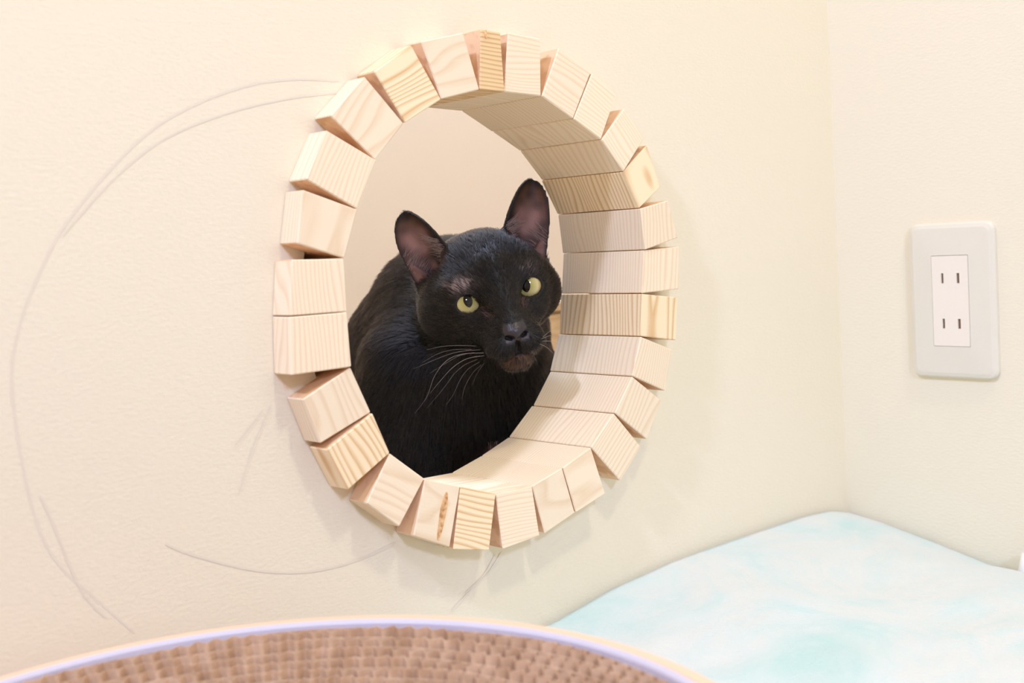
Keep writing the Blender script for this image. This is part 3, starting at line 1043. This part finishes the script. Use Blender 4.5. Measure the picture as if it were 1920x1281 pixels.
def fur(count):
    a, b, c, d = (CV[CQ[:, k]] for k in range(4))
    fc = (a + b + c + d) / 4
    ar = np.linalg.norm(np.cross(c - a, d - b), axis=1) * 0.5
    fn = CN[CQ[:, 0]]
    fx, fy = project(fc)
    tocam = CAM - fc
    tocam /= np.linalg.norm(tocam, axis=1, keepdims=True)
    seen = (fx > 590) & (fx < 1120) & (fy > 300) & (fy < 960) & ((tocam * fn).sum(-1) > -0.3) & (fc[:, 1] < 0.42)
    fb = bare[CQ[:, 0]]
    fh = to_head(fc)
    isf = (fh ** 2).sum(-1) < 75 ** 2
    w = ar * np.where(seen, np.where(isf, 1.5, 1.0), 0.06) * (1 - fb)
    pick = rng.choice(len(w), count, p=w / w.sum())
    r = rng.random((count, 2))
    root = (a[pick] * (1 - r[:, :1]) + b[pick] * r[:, :1]) * (1 - r[:, 1:]) + (d[pick] * (1 - r[:, :1]) + c[pick] * r[:, :1]) * r[:, 1:]
    nrm = fn[pick]
    h = to_head(root)
    r2 = np.sqrt((h ** 2).sum(-1))
    hw = np.clip((78 - r2) / 20, 0, 1)
    away = (h - np.array([0, 62, -20]))
    away /= np.linalg.norm(away, axis=1, keepdims=True)
    away = away @ HM
    bd = root - HO
    bd /= np.linalg.norm(bd, axis=1, keepdims=True)
    bd = bd * 0.7 + np.array([0, 0.15, -0.8])
    flow = away * hw[:, None] + bd * (1 - hw[:, None])
    # ears: fur runs towards the tip
    ear = np.zeros(count)
    for s in (-1, 1):
        u, v, w_, L = ear_coords(h, s)
        e = (v > 2) & (np.abs(u) < ear_width(v, L) + 3) & (np.abs(w_ - ear_curve(u, v, L)) < 5)
        ear = np.maximum(ear, e)
        flow[e] = EAR[s][2] @ HM
    flow -= nrm * (flow * nrm).sum(-1, keepdims=True)
    flow /= np.linalg.norm(flow, axis=1, keepdims=True) + 1e-9
    nose_d = np.sqrt(((h - np.array([0, 52, -26])) ** 2).sum(-1))
    ln = np.where(hw > 0, 1.6 + np.clip(nose_d / 75, 0, 1) * 4.4, 8.0)
    ln = ln * hw + 11.0 * (1 - hw)
    ln = np.where(ear > 0, 2.0, ln) * 0.001 * rng.uniform(0.7, 1.2, count)
    # clumping: slow variation of the lift
    cl = vnoise(root[:, 0] * 260 + 40, root[:, 2] * 160 + 60, 21)
    lift = np.where(ear > 0, 0.12, 0.14 + 0.26 * cl + 0.20 * (1 - hw) * vnoise(root[:, 0] * 90 + 20, root[:, 2] * 45 + 30, 22))
    jit = hash_dir(count) * 0.07
    d0 = flow + nrm * lift[:, None] * 1.6 + jit
    d1 = flow + nrm * lift[:, None] * 0.35 + jit
    d0 /= np.linalg.norm(d0, axis=1, keepdims=True)
    d1 /= np.linalg.norm(d1, axis=1, keepdims=True)
    l = ln[:, None]
    P = np.stack([root - nrm * 0.0003, root + d0 * l * 0.33, root + (d0 * 0.33 + d1 * 0.33) * l, root + (d0 * 0.33 + d1 * 0.67) * l], 1)
    rad = np.tile(np.array([0.00013, 0.00012, 0.00009, 0.00003], np.float32), (count, 1))
    hc = bpy.data.hair_curves.new('fur')
    hc.add_curves([4] * count)
    hc.position_data.foreach_set('vector', (P - SEAT).astype(np.float32).ravel())
    at = hc.attributes.get('radius') or hc.attributes.new('radius', 'FLOAT', 'POINT')
    at.data.foreach_set('value', rad.ravel())
    m = bpy.data.materials.new('black_fur')
    m.use_nodes = True
    nt = m.node_tree
    nt.nodes.clear()
    out = nt.nodes.new('ShaderNodeOutputMaterial')
    hb = nt.nodes.new('ShaderNodeBsdfHairPrincipled')
    hb.parametrization = 'COLOR'
    hb.inputs['Color'].default_value = (0.003, 0.0022, 0.0019, 1)
    hb.inputs['IOR'].default_value = 1.39
    hb.inputs['Roughness'].default_value = 0.22
    hb.inputs['Radial Roughness'].default_value = 0.3
    hi_ = nt.nodes.new('ShaderNodeHairInfo')
    rp = nt.nodes.new('ShaderNodeValToRGB')
    rp.color_ramp.elements[0].position = 0.84
    rp.color_ramp.elements[0].color = (0.003, 0.0022, 0.0019, 1)
    rp.color_ramp.elements[1].position = 1.0
    rp.color_ramp.elements[1].color = (0.045, 0.033, 0.028, 1)
    nt.links.new(hi_.outputs['Random'], rp.inputs['Fac'])
    nt.links.new(rp.outputs['Color'], hb.inputs['Color'])
    nt.links.new(hb.outputs[0], out.inputs[0])
    hc.materials.append(m)
    o = bpy.data.objects.new('fur', hc)
    COL.objects.link(o)
    o.parent = cat
    o['kind'] = 'stuff'
    return o


fur(140000)


def ear_hair():
    """pale wisps growing across the inside of each ear"""
    P = []
    for s in (-1, 1):
        bc, u, v, w, L = EAR[s]
        for _ in range(170):
            v0 = rng.uniform(-9, 16)
            wd = float(ear_width(np.array([v0]), L)[0])
            side = -1 if rng.random() < 0.7 else 1
            u0 = side * (wd - rng.uniform(1.0, 5.0))
            du = -side * rng.uniform(7, 13)
            dv = rng.uniform(1, 10)
            pts = []
            for k in range(5):
                t = k / 4
                uu, vv = u0 + du * t, v0 + dv * t
                base = float(ear_curve(np.array([uu]), np.array([vv]), L)[0]) + 1.6
                pts.append(to_world(bc + u * uu + v * vv + w * (base + 2.2 * math.sin(math.pi * min(1, t * 0.8)))))
            P.append(pts)
    P = np.array(P)
    n = len(P)
    hc = bpy.data.hair_curves.new('ear_hair')
    hc.add_curves([5] * n)
    hc.position_data.foreach_set('vector', (P - SEAT).astype(np.float32).ravel())
    at = hc.attributes.get('radius') or hc.attributes.new('radius', 'FLOAT', 'POINT')
    at.data.foreach_set('value', np.tile(np.array([0.00011, 0.00011, 0.0001, 0.00007, 0.00003], np.float32), (n, 1)).ravel())
    hc.materials.append(mat('ear_hair_grey', (0.30, 0.22, 0.21, 1), 0.4, 0.5))
    o = bpy.data.objects.new('ear_hair', hc)
    COL.objects.link(o)
    o.parent = cat
    o['kind'] = 'stuff'
    o['label'] = 'pale wisps of hair inside the ears'


ear_hair()

# eyes: eyeball with iris, pupil set into it
M_IRIS = mat('iris_yellow_green', srgb(190, 190, 70), 0.3, 0.1, 0.8)
M_IRIS.node_tree.nodes['Principled BSDF'].inputs['Coat Roughness'].default_value = 0.02
_n = N(M_IRIS)
_tc = _n.new('ShaderNodeTexCoord')
_sx = _n.new('ShaderNodeSeparateXYZ')
_n.link(_tc.outputs['Object'], _sx.inputs[0])
_len = _n.new('ShaderNodeVectorMath', operation='LENGTH')
_mul = _n.new('ShaderNodeVectorMath', operation='MULTIPLY')
_mul.inputs[1].default_value = (1, 1, 0)
_n.link(_tc.outputs['Object'], _mul.inputs[0])
_n.link(_mul.outputs[0], _len.inputs[0])
_dv = _n.new('ShaderNodeMath', operation='DIVIDE')
_dv.inputs[1].default_value = EYE_R * MM
_n.link(_len.outputs['Value'], _dv.inputs[0])
_n.link(_n.ramp(_dv.outputs[0], [(0.0, srgb(150, 146, 76)), (0.35, srgb(172, 165, 94)), (0.66, srgb(204, 194, 142)), (0.78, srgb(170, 150, 100)), (0.90, srgb(40, 28, 18))]), _n.b.inputs['Base Color'])
M_PUPIL = mat('pupil_black', (0.002, 0.002, 0.003, 1), 0.04, 0.5, 0.0)


def eye(s, px_, py_):
    c = to_world(EYE_C[s])
    R_ = EYE_R * MM
    d = CF + (px_ - 960) / F_PX * CR - (py_ - 640.5) / F_PX * CU
    d /= np.linalg.norm(d)
    oc = CAM - c
    bq = oc @ d
    disc = bq * bq - (oc @ oc - R_ * R_)
    hit = CAM + d * (-bq - math.sqrt(max(disc, 0)))
    z = (hit - c) / np.linalg.norm(hit - c)
    yv = EZ - z * (EZ @ z)
    yv /= np.linalg.norm(yv)
    xv = np.cross(yv, z)
    M = Matrix(((xv[0], yv[0], z[0], c[0]), (xv[1], yv[1], z[1], c[1]), (xv[2], yv[2], z[2], c[2]), (0, 0, 0, 1)))
    bm = bmesh.new()
    bmesh.ops.create_uvsphere(bm, u_segments=48, v_segments=32, radius=R_)
    o = from_bm('eye', bm, M_IRIS, None, smooth=True)
    o.parent = cat
    o.matrix_parent_inverse = Matrix.Translation(-Vector(SEAT))
    o.matrix_basis = M
    o['label'] = 'yellow-green eye'
    # pupil: pointed oval lying on the eyeball
    V, Fq = [(0, 0, R_ * 1.014)], []
    nr, na = 5, 40
    for i in range(1, nr + 1):
        for k in range(na):
            t = 2 * math.pi * k / na
            f = i / nr
            x = 3.0 * MM * f * math.cos(t)
            y = 4.6 * MM * f * math.sin(t) * (1 - 0.12 * abs(math.cos(t)))
            V.append((x, y, math.sqrt((R_ * 1.014) ** 2 - x * x - y * y)))
    for k in range(na):
        k2 = (k + 1) % na
        Fq.append((0, 1 + k, 1 + k2))
        for i in range(nr - 1):
            p, q = 1 + i * na, 1 + (i + 1) * na
            Fq += [(p + k, q + k, q + k2), (p + k, q + k2, p + k2)]
    pu = from_arrays('pupil', np.array(V), Fq, M_PUPIL, o)
    pu['label'] = 'black slit pupil'


eye(-1, 877.5, 563.5)
eye(1, 985.5, 535)

M_WHISK = mat('whisker_white', srgb(176, 166, 160), 0.4, 0.5)


def at_depth(px_, py_, z):
    return CAM + z * (CF + (px_ - 960) / F_PX * CR - (py_ - 640.5) / F_PX * CU)


def surf(px_, py_, fallback):
    """depth of the cat's surface under a pixel"""
    m = (np.abs(px - px_) < 5) & (np.abs(py - py_) < 5) & facing
    return ((CV[m] - CAM) @ CF).min() if m.any() else fallback


for pts in ([(893, 649), (860, 648), (828, 650), (800, 656)], [(884, 655), (850, 656), (820, 664), (792, 680)],
            [(900, 656), (865, 659), (832, 668), (775, 692)], [(907, 662), (868, 664), (838, 676), (815, 705), (800, 745), (777, 776)],
            [(908, 667), (875, 673), (848, 690), (825, 715), (806, 738)], [(895, 674), (872, 684), (852, 701), (832, 728), (800, 766)],
            [(899, 679), (878, 692), (863, 712), (850, 740), (836, 760)], [(908, 681), (900, 692), (892, 706), (886, 722)],
            [(890, 661), (862, 667), (838, 680), (806, 700)], [(903, 684), (886, 700), (872, 725), (866, 748)],
            [(1018, 632), (1030, 622), (1043, 613)], [(1016, 640), (1032, 640), (1048, 646)], [(1012, 645), (1026, 652), (1038, 664)],
            [(1014, 636), (1030, 630), (1046, 628)], [(842, 476), (866, 492), (892, 512)]):
    z0 = surf(*pts[0], 0.80)
    n = len(pts)
    P = [at_depth(x, y, z0 + 0.0006 - 0.012 * (k / (n - 1)) ** 0.7) for k, (x, y) in enumerate(pts)]
    Q = []
    for i in range(n - 1):
        p0, p1, p2, p3 = P[max(i - 1, 0)], P[i], P[i + 1], P[min(i + 2, n - 1)]
        for k in range(6):
            t = k / 6
            Q.append(0.5 * (2 * p1 + (p2 - p0) * t + (2 * p0 - 5 * p1 + 4 * p2 - p3) * t * t + (3 * p1 - p0 - 3 * p2 + p3) * t ** 3))
    Q.append(P[-1])
    m = len(Q)
    tube('whisker', [q - SEAT for q in Q], [0.00012 * (1 - 0.75 * k / (m - 1)) for k in range(m)], M_WHISK, cat, 5)
